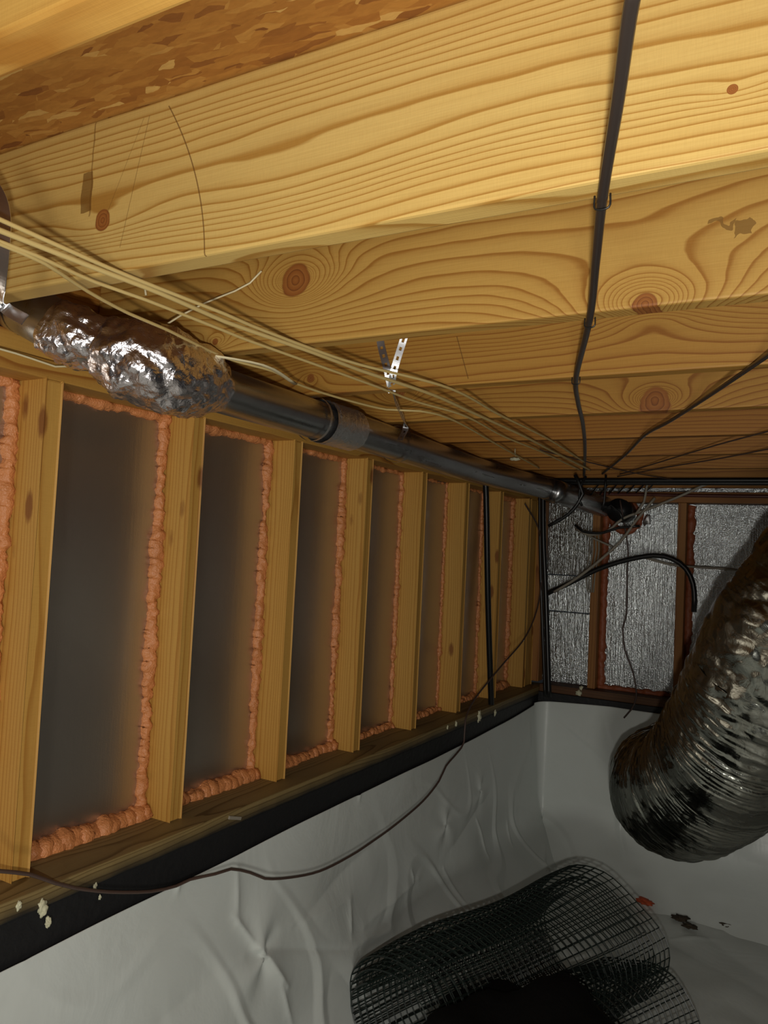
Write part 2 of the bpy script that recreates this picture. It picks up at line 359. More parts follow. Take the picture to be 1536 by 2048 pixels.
# left wall plates
t = board('top_plate', (LB, Y0, 0.299), (LW, FB, 0.336), 'Y', m_plate); tag(t, 'lower wooden top plate resting on the left wall studs under the duct', 'plank')
t = board('top_plate', (LB, Y0, 0.337), (LW, FB, JZ-0.0005), 'Y', m_plate); tag(t, 'upper wooden top plate carrying the joist ends above the left wall', 'plank')
t = board('sill_plate', (LB-0.03, Y0, -0.692), (-1.248, FB, -0.655), 'Y', m_sill)
tag(t, 'long wooden sill plate under the left wall studs, stained black along its front', 'plank')
t = board('sill_plate', (-1.246, FW-0.045, -0.675), (XR, FB, -0.638), 'X', m_sill2)
tag(t, 'dark reddish sill plate under the far wall studs', 'plank')
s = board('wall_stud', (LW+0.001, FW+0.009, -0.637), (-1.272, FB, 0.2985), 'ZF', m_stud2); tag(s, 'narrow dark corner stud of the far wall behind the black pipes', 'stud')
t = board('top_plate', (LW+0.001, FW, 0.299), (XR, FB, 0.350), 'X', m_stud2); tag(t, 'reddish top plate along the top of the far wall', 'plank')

# left wall studs
sl = {0: 'leftmost full wall stud, with a dark oval knot, right of the leftmost foam strip',
      1: 'wall stud standing under the crumpled foil wrap, second from the left',
      2: 'third wall stud from the left, with a slanting dark knot near its top',
      3: 'fourth wall stud from the left on the left wall', 4: 'fifth wall stud from the left on the left wall',
      5: 'sixth wall stud from the left, just left of the black vertical pipe', 6: 'wall stud directly behind the upright black pipe on the left wall',
      7: 'last full wall stud of the left wall before the far corner'}
studs = []
for k in range(-2, 8):
    y1 = 1.01+P16*k; studs.append(y1)
    s = board('wall_stud', (LB, y1-ST, -0.6545), (LW, y1, 0.2985), 'Z', m_stud)
    tag(s, sl.get(k, 'wall stud at the left wall outside the left edge of the view'), 'stud', 'studs of the left wall')
s = board('wall_stud', (LB, 3.857, -0.6545), (LW, FW+0.008, 0.2985), 'Z', m_stud); tag(s, 'corner stud where the left wall meets the far wall', 'stud', 'studs of the left wall')
studs.append(FW+0.008)
bay = ['outside the left edge of the view', 'cut by the left edge of the view', 'between the two leftmost full studs', 'second full one from the left',
       'third full one from the left', 'fourth full one from the left', 'fifth full one from the left', 'left of the black upright pipe', 'behind the black upright pipe', 'last before the far corner']
for i in range(len(studs)-1):
    a, b = studs[i], studs[i+1]-ST
    if b-a < 0.06: continue
    o = board('insulation_board', (LB-0.03, a+0.001, -0.653), (LB+0.004, b-0.001, 0.297), 'Z', m_foil, bevel=0)
    tag(o, 'dark foil board in the left wall bay '+bay[i], 'insulation board', 'insulation boards of the left wall')
    # foam bead: up the right side, along the bottom and the top of the bay
    sd = i*7.3; parts = []
    fat = [1.15, 1.15, 1.2, 1.1, 1.05, 0.62, 0.55, 0.62, 1.15, 0.7][i]
    def R(p, base, sd=sd, fat=fat):
        q = noise.noise(Vector((sd, p.y*6, p.z*6))); q2 = noise.noise(Vector((sd+9, p.y*28, p.z*28)))
        return max(0.003, base*fat*(0.95+0.6*q+0.22*q2))
    def dsp(q, i_, a_): return 0.0075*noise.noise(q*42)+0.0050*noise.noise(q*95)+0.0030*noise.noise(q*210)
    path = [Vector((LB+0.006, b-0.010*fat+0.004*noise.noise(Vector((sd, 0, z_*0.05*9))), -0.655+z_*0.004)) for z_ in range(238)]
    parts.append(tube_geo(path, lambda q, P=path: R(P[q], 0.0125), 16, disp=dsp))
    if i < 9:
        path = [Vector((LB+0.012+0.004*math.sin(q), a+0.004+(b-a-0.008)*q/90.0, -0.650+0.006*noise.noise(Vector((sd, q*0.1, 0))))) for q in range(91)]
        parts.append(tube_geo(path, lambda q, P=path: R(P[q], 0.021), 18, disp=dsp))
    path = [Vector((LB+0.006, a+0.004+(b-a-0.008)*q/50.0, 0.294)) for q in range(51)]
    parts.append(tube_geo(path, lambda q, P=path: R(P[q], 0.011), 10, disp=dsp))
    V, Fc = join(parts); o = mk('spray_foam_bead', V, Fc, m_foam)
    tag(o, 'orange foam bead round the left wall bay '+bay[i], 'foam', 'spray foam on the left wall')

# far wall
fx = [-1.016+P16*k for k in range(9)]
fl = ['left', 'second', 'third', 'fourth', 'fifth', 'sixth', 'seventh', 'eighth', 'ninth']
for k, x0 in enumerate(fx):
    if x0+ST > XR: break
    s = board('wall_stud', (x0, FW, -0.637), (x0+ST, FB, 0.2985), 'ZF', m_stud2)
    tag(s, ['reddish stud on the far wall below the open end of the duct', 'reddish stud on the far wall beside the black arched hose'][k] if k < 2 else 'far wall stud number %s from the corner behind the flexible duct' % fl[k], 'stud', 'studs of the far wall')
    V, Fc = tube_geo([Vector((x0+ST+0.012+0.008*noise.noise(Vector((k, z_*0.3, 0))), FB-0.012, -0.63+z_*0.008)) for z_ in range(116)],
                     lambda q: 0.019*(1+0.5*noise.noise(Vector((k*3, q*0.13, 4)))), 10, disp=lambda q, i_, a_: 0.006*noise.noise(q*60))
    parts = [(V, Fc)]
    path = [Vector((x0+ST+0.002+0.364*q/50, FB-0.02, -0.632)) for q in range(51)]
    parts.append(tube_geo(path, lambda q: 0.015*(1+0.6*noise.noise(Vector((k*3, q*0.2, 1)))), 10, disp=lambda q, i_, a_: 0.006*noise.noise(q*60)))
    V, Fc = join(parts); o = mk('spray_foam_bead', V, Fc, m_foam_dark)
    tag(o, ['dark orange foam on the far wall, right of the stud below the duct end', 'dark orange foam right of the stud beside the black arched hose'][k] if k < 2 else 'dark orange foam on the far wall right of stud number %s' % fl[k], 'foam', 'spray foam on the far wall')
def panel(x0, x1, z0, z1, dy, lab, tilt=0.0):
    o = board('insulation_board', (x0, FB-0.012-dy, z0), (x1, FB+0.012-dy, z1), 'ZF', m_foil_far, bevel=0.001)
    if tilt: o.matrix_world = Matrix.Translation(o.location) @ Matrix.Rotation(tilt, 4, 'Z') @ Matrix.Translation(-o.location) @ o.matrix_world
    tag(o, lab, 'insulation board', 'foil boards of the far wall')
panel(-1.270, -1.018, -0.636, -0.275, 0.002, 'sparkling foil board at the bottom of the corner bay on the far wall')
panel(-1.270, -1.018, -0.270, -0.085, 0.0, 'foil board in the middle of the corner bay on the far wall')
panel(-1.270, -1.018, -0.080, 0.297, 0.001, 'dark foil board at the top of the corner bay on the far wall', -0.10)
panel(-0.976, -0.611, -0.636, 0.297, 0.0, 'tall silver foil board on the far wall between the two reddish studs')
panel(-0.569, -0.204, -0.636, -0.10, 0.006, 'bright silver foil board directly behind the flexible duct, lower piece')
panel(-0.569, -0.204, -0.13, 0.297, 0.0, 'silver foil board above the flexible duct, upper piece right of the arched hose', )
for k in range(2, 8):
    x0 = fx[k]+ST+0.002
    if x0 < XR-0.3: panel(x0, x0+P16-ST-0.004, -0.636, 0.297, 0.0, 'silver foil board on the far wall right of stud number %s from the corner' % fl[k])
st = board('insulation_board', (LW, FW+0.045, 0.351), (XR, FW+0.06, JZ-0.001), 'X', m_foil_far, bevel=0.001)
tag(st, 'thin grey foil strip above the far wall top plate behind the black pipes', 'insulation board')

# ------------------------------------------------------------------ plastic sheet over foundation and floor
def fold(p, q):
    a = 0.5+0.5*math.tanh(q); return a
def seg(px, a, b, am, w_):      # a crease between two points of the sheet
    return (px(*a), px(*b), am, w_)
lw_ = lambda x, y: (lambda p: (p.y, p.z))(at(x, y, 0, -1.215))
CR = [seg(lw_, *q) for q in (((478, 1835), (513, 1893), .010, .010), ((513, 1893), (558, 1965), .012, .011), ((513, 1893), (395, 1985), .007, .022), ((520, 1897), (700, 1893), -.007, .010),
      ((560, 1860), (700, 1800), .010, .035), ((545, 1960), (560, 2040), .009, .012), ((957, 1640), (971, 1712), .011, .007), ((1021, 1645), (1017, 1688), .008, .006), ((887, 1737), (906, 1805), .009, .006),
      ((826, 1742), (831, 1765), .007, .005), ((1055, 1683), (1028, 1738), .010, .010), ((735, 1580), (733, 1605), .006, .006), ((985, 1590), (900, 1700), -.012, .05), ((760, 1690), (590, 1850), -.014, .06),
      ((375, 1770), (372, 1790), .006, .006), ((700, 1800), (690, 1870), .007, .012), ((68, 1905), (70, 1925), .006, .006), ((840, 1760), (720, 1850), .012, .04), ((330, 2040), (500, 1900), -.012, .05), ((490, 1740), (483, 1850), .007, .012))]
def crease(u, v, L):
    d = 0.0
    for (a, b, am, w_) in L:
        if abs(u-a[0]) > 0.6: continue
        ex, ey = b[0]-a[0], b[1]-a[1]; l2 = ex*ex+ey*ey
        t = ((u-a[0])*ex+(v-a[1])*ey)/l2; t = max(0, min(1, t)); q = math.hypot(u-a[0]-ex*t, v-a[1]-ey*t)/w_
        if q < 5: d += am*math.exp(-q)*(0.35+0.65*math.sin(math.pi*min(1, max(0.08, t if t < 0.92 else 0.92))))
    return d
def sheet_wall():
    V, Fc = [], []; nt = 150
    SS = [-0.4+0.05*k for k in range(19)]+[0.55+0.0055*k for k in range(690)]+[4.345+0.05*k for k in range(57)]; ns = len(SS)-1
    yc = FW-0.055; xc = -1.247; rc = 0.07
    Lleft = yc-rc; arc = rc*math.pi/2
    for i in range(ns+1):
        s = SS[i]
        if s < Lleft: p = Vector((xc, s, 0)); nrm = Vector((1, 0, 0))
        elif s < Lleft+arc:
            a = (s-Lleft)/rc; c = Vector((xc+rc, Lleft, 0)); nrm = Vector((math.cos(a), -math.sin(a), 0)); p = c-nrm*rc
        else: p = Vector((xc+rc+(s-Lleft-arc), yc, 0)); nrm = Vector((0, -1, 0))
        if s < Lleft: ztop = -0.766+0.004*noise.noise(Vector((s*3, 0, 0)))+0.038*max(0, (s-2.6)/1.28)**1.5-0.008*math.sin(s*2.1)*0.6
        else: ztop = -0.722+0.006*noise.noise(Vector((s*4, 1, 0)))+0.02*min(1, (s-Lleft)/0.4)
        for j in range(nt+1):
            t = j/nt; z = ztop+(ZF-0.03-ztop)*t
            amp = min(1, t*1.7)**1.2
            d = 0.005+amp*(0.060*noise.noise(Vector((s*1.3, z*1.5, 2.0)))+0.012*noise.noise(Vector((s*4+z*2, z*3, 5.0))) + 0.035)
            d += 0.012*amp*max(0, 0.10-abs(noise.noise(Vector((s*3+z*2.4, z*1.4-s, 8.0)))))*10*0.8
            d += 0.30*max(0, (t-0.55)/0.45)**2.0
            # pinched crease star on the left, and the long sharp vertical creases
            for (cs, cz, r0, am) in ((1.63, -1.03, 0.085, 0.013), (2.75, -1.02, 0.05, 0.008), (3.1, -0.98, 0.05, 0.008)):
                dx, dz = s-cs, z-cz; rr_ = math.hypot(dx, dz)
                d += am*math.exp(-(rr_/r0/1.8)**2)*(0.6+0.6*math.cos(3*math.atan2(dz, dx)+1.0+rr_*14))
            if s < 3.95: d += crease(s, z, CR)
            q = p+nrm*d; V.append(Vector((q.x, q.y, z)))
    for i in range(ns):
        for j in range(nt):
            a = i*(nt+1)+j; Fc.append((a, a+1, a+nt+2, a+nt+1))
    return V, Fc
V, Fc = sheet_wall(); o = mk('plastic_sheet', V, Fc, m_poly)
sol = o.modifiers.new('thick', 'SOLIDIFY'); sol.thickness = 0.0015; sol.offset = -1
tag(o, 'grey white plastic sheet hung over the foundation walls, wrinkled', 'plastic sheet')
V, Fc = [], []; nx, ny = 380, 380
fl_ = lambda x, y: (lambda p: (p.x, p.y))(at(x, y, 2, ZF+0.01))
CF = [seg(fl_, *q) for q in (((1310, 1726), (1348, 1736), .008, .010), ((1380, 1748), (1440, 1724), .008, .010), ((1398, 1788), (1412, 1822), .008, .010), ((1430, 1790), (1424, 1830), .007, .009), ((1340, 1873), (1430, 1874), .007, .010), ((1150, 1690), (1250, 1700), .006, .010), ((1270, 1842), (1325, 1845), .007, .010), ((1392, 1750), (1470, 1770), .006, .012), ((1440, 1860), (1536, 1830), .012, .03), ((1250, 1700), (1215, 1760), .007, .012), ((1480, 1740), (1530, 1730), .007, .01))]
for i in range(nx+1):
    for j in range(ny+1):
        x_ = -1.24+(XR+1.24)*i/nx; y_ = Y0+(FW-0.08-Y0)*j/ny
        h = 0.035*noise.noise(Vector((x_*1.6, y_*1.6, 1)))+0.014*noise.noise(Vector((x_*5, y_*5, 3)))+0.012*abs(noise.noise(Vector((x_*4+y_*3, y_*2, 7))))
        if y_ > 2.4 and x_ < 0.6: h += crease(x_, y_, CF)
        V.append(Vector((x_, y_, ZF+h)))
for i in range(nx):
    for j in range(ny):
        a = i*(ny+1)+j; Fc.append((a, a+ny+1, a+ny+2, a+1))
fo = mk('floor', V, Fc, m_poly); tag(fo, kind='structure')

# ------------------------------------------------------------------ round metal duct along the left wall
duct = empty('metal_duct', (-1.05, 2.2, 0.305))
tag(duct, 'long round metal duct under the joists along the left wall, with foil wrap', 'duct')
def dl(o): o.parent = duct; o.matrix_parent_inverse = duct.matrix_world.inverted() if False else Matrix.Translation(-duct.location); return o
axis_px = [(440, 780), (594, 828), (711, 863), (812, 895), (961, 943), (1086, 975)]
AXP = [at(-70, 560, 1, 0.93), at(0, 594, 1, 0.895), at(70, 628, 1, 0.885), at(165, 680, 1, 0.92), at(320, 738, 1, 1.02)]+[at(px, py, 2, 0.312) for px, py in axis_px]+[Vector((-1.045, 3.40, 0.300)), Vector((-1.005, 3.75, 0.286)), Vector((-0.965, 3.96, 0.275))]
AXS = spline(AXP, 0.02)
RD = 0.0525
rpipe = lambda i: RD if AXS[i].x > -1.08 else 0.047
V, Fc = tube_geo(AXS, rpipe, 40, cap=False); dl(mk('pipe_body', V, Fc, m_galv))
AXD = spline(AXP, 0.003)
def sub(y0, y1): return [p for p in AXD if y0 <= p.y <= y1]
def ring(name, y0, y1, r, mat, disp=None, n=40, rf=None):
    P = sub(y0, y1); V, Fc = tube_geo(P, rf if rf else r, n, disp=disp, cap=False); return dl(mk(name, V, Fc, mat))
cr = lambda q, i_, a_: 0.0016*noise.noise(q*90)+0.001*noise.noise(q*210)
ring('foil_tape', 1.585, 1.735, RD+0.0015, m_tape2, cr)
ring('joint_seam', 1.55, 1.562, RD+0.002, m_tape2); ring('joint_seam', 1.60, 1.612, RD+0.003, m_tape2)
ring('joint_seam', 1.985, 2.0, RD+0.0018, m_galv)
SM = [p for p in AXD if -1.265 < p.x < -1.258]
V, Fc = tube_geo(SM, 0.0485, 40, cap=False); dl(mk('joint_seam', V, Fc, m_galv))
# crumpled foil wrap bulge
w0 = min(range(len(AXD)), key=lambda i: (AXD[i]-at(118, 655, 1, 0.90)).length)
P = [p for i, p in enumerate(AXD) if i >= w0 and p.y < 1.185]; NP = len(P)
def rwrap(i):
    t = i/(NP-1)
    if t < 0.24: b = 0.052+0.003*math.sin(t*20)
    elif t < 0.35: b = 0.052+(t-0.24)/0.11*0.020
    elif t < 0.84: b = 0.072+0.004*math.sin((t-0.33)*6.2)
    elif t < 0.93: b = 0.070-(t-0.84)/0.09*0.014
    else: b = 0.056-0.002*(t-0.93)/0.07
    return b
def crumple(q, i_, a_):
    v = 0.0
    for k, (f, am) in enumerate(((20, 0.0060), (44, 0.0036), (95, 0.0014))):
        v += am*(abs(noise.noise(q*f+Vector((k*5, 0, k))))*2-0.45)
    return v
V, Fc = tube_geo(P, rwrap, 90, disp=crumple, cap=False)
wrp = dl(mk('foil_wrap', V, Fc, m_tape, smooth=True)); wrp['label'] = 'crumpled shiny foil insulation wrap bulging round the duct'
# open dark collar where the duct meets the far wall
vo = empty('vent_collar', (-0.90, FB-0.03, 0.262))
V, Fc = tube_geo([Vector((-0.885, 3.915, 0.255)), Vector((-0.875, FB-0.015, 0.255))], 0.058, 24, cap=True)
mk('collar', [v-vo.location for v in V], Fc, m_pvc, vo)
path = [Vector((-0.868+0.070*math.cos(a*0.21), FB-0.012, 0.225+0.070*math.sin(a*0.21))) for a in range(31)]
V, Fc = tube_geo(path, lambda i: 0.016*(1+0.6*noise.noise(Vector((i*0.4, 3, 0)))), 10, disp=lambda q, i_, a_: 0.006*noise.noise(q*60))
mk('foam_ring', [v-vo.location for v in V], Fc, m_foam_dark, vo)
tag(vo, 'black vent collar ringed with red foam where the duct meets the far wall', 'vent')
# torn foil flap
V = [depth(1291, 1028, 3.9), depth(1300, 1030, 3.85), depth(1301, 1052, 3.88), depth(1290, 1056, 3.9), depth(1285, 1045, 3.86)]
o = mk('foil_flap', V+[v+Vector((0.002, 0.006, 0)) for v in V], [(0, 1, 2, 3, 4), (9, 8, 7, 6, 5), (0, 5, 6, 1), (1, 6, 7, 2), (2, 7, 8, 3), (3, 8, 9, 4), (4, 9, 5, 0)], m_tape2)
dl(o)

# perforated hanger straps
def strap(name, pts, width, nrm, mat, parent=None, hole=True):
    P = spline(pts, 0.004); V, Fc = [], []; nrm = Vector(nrm).normalized(); N = len(P)
    for i, p in enumerate(P):
        t = (P[min(i+1, N-1)]-P[max(i-1, 0)]).normalized(); s = t.cross(nrm).normalized(); q = s.cross(t).normalized()
        for th in (0.0006, -0.0006):
            for u in (-0.5, -0.18, 0.18, 0.5): V.append(p+s*u*width+q*th)
    for i in range(N-1):
        for L in (0, 4):
            for k in range(3):
                if hole and k == 1 and (i % 5) in (1, 2): continue
                a = i*8+L+k; f = (a, a+1, a+9, a+8); Fc.append(f if L == 0 else f[::-1])
        Fc.append((i*8, i*8+8, i*8+12, i*8+4)); Fc.append((i*8+3, i*8+7, i*8+15, i*8+11))
    return mk(name, V, Fc, mat, parent, smooth=False)
hs = empty('strap_hanger', at(783, 785, 1, 1.60))
def hl(o): o.parent = hs; o.matrix_parent_inverse = Matrix.Translation(-hs.location); return o
hl(strap('strap_arm', [at(758, 655, 1, 1.553), at(762, 690, 1, 1.553), at(775, 742, 1, 1.553), at(784, 785, 1, 1.575)], 0.0175, (0.45, -0.85, -0.35), m_strap))
hl(strap('strap_arm', [at(815, 655, 1, 1.551), at(805, 685, 1, 1.551), at(787, 745, 1, 1.549), at(783, 780, 1, 1.571)], 0.0165, (0.45, -0.85, -0.35), m_strap))
hl(strap('strap_tail', [at(782, 775, 1, 1.575), at(788, 795, 1, 1.62), at(800, 822, 1, 1.72), at(812, 852, 1, 1.83), at(800, 880, 1, 1.80)], 0.017, (0.1, -1, 0.1), m_strap))
tag(hs, 'shiny perforated steel strap in a V shape holding the duct from a joist', 'strap')
e = strap('strap_hanger', [at(-50, 330, 1, 0.60), at(-8, 380, 1, 0.60), at(9, 430, 1, 0.60), at(8, 500, 1, 0.60), at(2, 570, 1, 0.61), at(8, 612, 1, 0.63), at(50, 640, 1, 0.64)], 0.016, (0.4, -1, 0.2), m_strap, None, False)
tag(e, 'dull metal strap hanging at the left edge of the view over the duct', 'strap')

# ------------------------------------------------------------------ cables under the joists
def cable(name, pts, r, mat, lab, cat='wire', group=None, **k):
    P = [Vector(p) for p in pts]; org = P[0].copy()
    o = tube(name, [p-org for p in P], r, mat, **k); o.location = org
    return tag(o, lab, cat, group)
zp = lambda z, *pp: [at(px, py, 2, z) for px, py in pp]
G = 'pale yellow wires running along under the joists'
cable('electric_wire', zp(0.362, (-150, 372), (0, 439), (141, 502), (264, 555), (450, 628), (500, 650), (625, 698), (719, 729), (898, 776), (1000, 830), (1100, 880), (1170, 925)), 0.0030, m_yellow,
      'pale yellow electric wire, uppermost of the four crossing the near joist', group=G)
cable('electric_wire', zp(0.359, (-150, 400), (0, 461), (205, 542), (322, 587), (450, 643), (500, 661), (629, 706), (719, 740), (773, 758), (867, 790), (945, 825), (1047, 872), (1110, 905), (1180, 940)), 0.0038, m_yellow,
      'thicker pale yellow electric wire, second from top across the near joist', group=G)
cable('electric_wire', zp(0.360, (-150, 425), (0, 483), (70, 510), (190, 564), (290, 599), (450, 662), (500, 682), (640, 732), (750, 772), (832, 803), (930, 832), (1008, 873), (1086, 905), (1160, 940)), 0.0028, m_yellow,
      'thin pale yellow electric wire, third from top across the near joist', group=G)
cable('electric_wire', zp(0.357, (-150, 420), (0, 488), (88, 526), (176, 583), (258, 627), (331, 658), (450, 715), (545, 742), (595, 768), (676, 795), (773, 819), (840, 822), (910, 842), (1008, 897), (1078, 936)), 0.0028, m_yellow,
      'lowest pale yellow electric wire, dipping close over the foil wrap', group=G)
cable('wire_offcut', [at(px, py, 1, y) for px, py, y in ((328, 652, 1.05), (360, 632, 1.08), (410, 606, 1.12), (470, 582, 1.14), (500, 566, 1.148), (523, 542, 1.150))], 0.0018, m_white,
      'short bent off-white wire end on the joist beside the large round knot')
cable('wire_offcut', [at(px, py, 0, -1.285) for px, py in ((-60, 690), (0, 698), (60, 716), (110, 733), (140, 733), (146, 722), (158, 716))], 0.0020, m_white,
      'off-white wire hanging over the top plate at the left edge, below the duct')
cable('wood_strip', zp(0.352, (430, 712), (500, 724), (545, 738), (590, 768)), 0.0055, m_white, 'pale flattened strip lying above the duct, right of the foil wrap', cat='strip', flat=0.4)
cable('flat_cable', zp(0.366, (1300, -90), (1265, 0), (1236, 200), (1205, 395), (1192, 520), (1179, 640), (1152, 757), (1156, 805), (1166, 850), (1170, 900), (1168, 952)), 0.0054, m_blackcable,
      'flat dark brown cable crossing under all the joists from the top of the view', cat='cable', flat=0.55, n=12, step=0.02)
cable('black_cable', zp(0.366, (1640, 640), (1536, 711), (1420, 790), (1340, 842), (1290, 870), (1250, 910), (1205, 947)), 0.0046, m_blackcable,
      'thin black cable slanting in from the right edge to the corner under the joists', cat='cable', n=10)
for k, pp in enumerate([((1240, 948), (1297, 931), (1430, 891), (1600, 846)), ((1235, 953), (1330, 935), (1450, 915), (1600, 885)), ((1080, 900), (1180, 925), (1260, 944), (1350, 960))]):
    cable('thin_wire', zp(0.364, *pp), 0.0024, m_brownwire, ['faint brown wire fanning right under the far joists, upper one', 'faint brown wire fanning right under the far joists, lower one', 'faint brown wire crossing the far joists just above the duct end'][k])
# cable staples
for k, (px, py) in enumerate([(1205, 393), (1180, 638), (1152, 756)]):
    p = at(px, py, 2, 0.372); V, Fc = tube_geo(spline([p+Vector((-0.008, 0, 0.002)), p+Vector((-0.007, 0, -0.012)), p+Vector((0.007, 0, -0.012)), p+Vector((0.008, 0, 0.002))], 0.003), 0.0011, 6)
    org = p; o = mk('cable_staple', [v-org for v in V], Fc, m_pvc); o.location = org
    tag(o, ['dark staple pinning the flat cable to the big near joist', 'dark staple pinning the flat cable to the joist with the round knot', 'dark staple where the flat cable bends on the third joist'][k], 'staple', 'staples on the flat cable')
# white hooks under joists
for k, (px, py, y) in enumerate([(290, 578, 1.152), (1030, 905, 2.772)]):
    p = at(px, py, 1, y); cable('wire_clip', [p+Vector((0, 0, 0.014)), p, p+Vector((0.004, 0, -0.014))], 0.0022, m_white, ['small white clip between wires above the foil wrap', 'small white clip hanging above the middle of the duct'][k], cat='clip')
V, Fc = blob(at(1030, 918, 1, 2.73), 0.011, (1.6, 0.7, 0.5), 3); o = mk('foam_blob', V, Fc, m_cream); tag(o, 'cream dab stuck on the joist above the duct middle', 'foam')

# ------------------------------------------------------------------ pipes and cables at the far corner
yp = lambda y, *pp: [at(px, py, 1, y) for px, py in pp]
cable('black_pipe', [Vector((-1.30, 3.52, 0.362)), Vector((0, 3.52, 0.362)), Vector((XR, 3.52, 0.362))], 0.0105, m_pvc, 'long black pipe running right under the last joists, nearer one', cat='pipe', n=14)
cable('black_pipe', [Vector((-1.30, 3.60, 0.357)), Vector((0, 3.60, 0.357)), Vector((XR, 3.60, 0.357))], 0.0085, m_pvc, 'long black pipe running right under the last joists, one behind', cat='pipe', n=14)
cable('red_pipe', [Vector((-1.20, 3.90, 0.336)), Vector((0, 3.90, 0.326)), Vector((XR, 3.90, 0.322))], 0.008, simple('dark_red_pipe', (0.10, 0.028, 0.018), 0.35), 'thin dark red pipe across the top of the far wall', cat='pipe', n=12)
cable('black_pipe', [at(px, py, 0, -1.262) for px, py in ((971, 960), (973, 1020), (976, 1200), (983, 1428))], 0.0125, m_pvc, 'upright black pipe standing against the left wall between studs', cat='pipe', n=14)
cable('black_pipe', yp(3.80, (1086, 985), (1087, 1080), (1092, 1200), (1098, 1394)), 0.013, m_pvc, 'upright black pipe in the far corner, right one of the pair', cat='pipe', n=14)
cable('black_pipe', yp(3.84, (1079, 985), (1080, 1080), (1083, 1200), (1090, 1392)), 0.008, m_pvc, 'thin upright black pipe in the far corner, left one of the pair', cat='pipe', n=12)
cable('black_hose', yp(3.78, (1096, 1186), (1140, 1166), (1195, 1139), (1250, 1121), (1308, 1111), (1345, 1118), (1372, 1138), (1386, 1168), (1389, 1200), (1388, 1224)), 0.0115, m_pvc,
      'thick black hose arching over the far wall boards', cat='hose', n=14)
cable('thin_wire', yp(3.80, (1240, 1000), (1247, 1040), (1256, 1096), (1255, 1138), (1253, 1227), (1246, 1255), (1250, 1300), (1266, 1345), (1273, 1392), (1262, 1420), (1248, 1436)), 0.0040, m_brownwire,
      'thin dark wire hanging down the middle foil board of the far wall', n=6)
GW = 'grey cables tangled at the duct end'
cable('grey_cable', yp(3.72, (1420, 966), (1404, 972), (1356, 994), (1294, 1019), (1246, 1037), (1215, 1062), (1180, 1070), (1155, 1060)), 0.0060, m_greywire, 'grey cable curving from the upper right over the duct end', 'cable', GW, n=8)
cable('grey_cable', yp(3.70, (1310, 996), (1288, 1022), (1270, 1044), (1240, 1084), (1193, 1126), (1151, 1158), (1108, 1184)), 0.0065, m_greywire, 'grey cable slanting down left past the duct end to the black hose', 'cable', GW, n=8)
cable('grey_cable', yp(3.66, (1303, 948), (1293, 975), (1288, 1004), (1270, 1030)), 0.0055, m_greywire, 'short grey cable dropping from the joists onto the duct end', 'cable', GW, n=8)
cable('grey_cable', yp(3.80, (1150, 1058), (1190, 1078), (1226, 1094)), 0.0050, m_greywire, 'short grey cable crossing the first stud of the far wall', 'cable', GW, n=8)
cable('grey_cable', yp(3.86, (1292, 1116), (1347, 1130), (1407, 1135), (1466, 1139), (1510, 1150), (1545, 1166)), 0.0055, m_greywire, 'grey cable running right across the far wall above the flexible duct', 'cable', GW, n=8)
for k in range(4):
    dx = k*6
    cable('grey_cable', yp(3.84+0.01*k, (1178+dx, 1065), (1180+dx, 1100), (1172+dx, 1150), (1176+dx*0.6, 1185)), 0.0038, m_greywire, 'grey cable hanging in the bunch beside the first far wall stud', 'cable', 'hanging bunch of grey cables', n=6)
GB = 'black leads tied at the duct end'
cable('black_cable', yp(3.26, (1150, 950), (1158, 965), (1166, 988), (1155, 1008), (1135, 1030), (1097, 1052)), 0.0075, m_pvc, 'black lead looped over the duct and down left to the corner', 'cable', GB)
cable('black_cable', yp(3.26, (1172, 952), (1160, 975), (1158, 1000), (1164, 1012)), 0.0055, m_pvc, 'black lead knotted over the bright part of the duct', 'cable', GB)
cable('black_cable', yp(3.46, (1212, 950), (1210, 985), (1208, 1005), (1204, 1020)), 0.0050, m_pvc, 'black lead hanging over the duct right of the knot', 'cable', GB)
cable('black_cable', yp(3.50, (1205, 1022), (1222, 1010), (1240, 1025), (1248, 1045)), 0.0040, m_pvc, 'small black loop lying on the duct near its end', 'cable', GB)
cable('black_cable', yp(3.70, (1150, 1050), (1165, 1063), (1205, 1066), (1235, 1056), (1280, 1052)), 0.0060, m_pvc, 'black lead passing just beneath the duct end', 'cable', GB)
for k in range(7):
    x_ = 1182+k*18
    cable('thin_wire', [at(x_, 990-k, 1, 3.70), at(x_+8, 978, 1, 3.66), at(x_+18, 966, 1, 3.60)], 0.0034, m_pvc, 'short slanting black wire in the row above the duct end', 'wire', 'short slanting black wires above the duct end', n=6)
# brown wire looping along the plastic sheet
bw = [(-80, 1732), (0, 1742), (60, 1749), (110, 1766), (150, 1776), (220, 1784), (300, 1783), (352, 1772), (380, 1759), (430, 1748), (462, 1738), (500, 1745), (530, 1757), (580, 1755), (640, 1742),
      (700, 1712), (740, 1686), (790, 1650), (845, 1603), (878, 1562), (892, 1532), (915, 1505), (928, 1484), (931, 1440), (948, 1400), (1000, 1335), (1050, 1275), (1075, 1215), (1084, 1150), (1086, 1100), (1075, 1052), (1050, 1008)]
wx = [-1.232]*9+[-1.215]*3+[-1.205]*8+[-1.215]*4+[-1.235]*8
cable('brown_wire', [at(px, py, 0, x_) for (px, py), x_ in zip(bw, wx)], 0.0036, m_brownwire, 'loose brown wire drooping across the black ledge and plastic sheet', n=8)

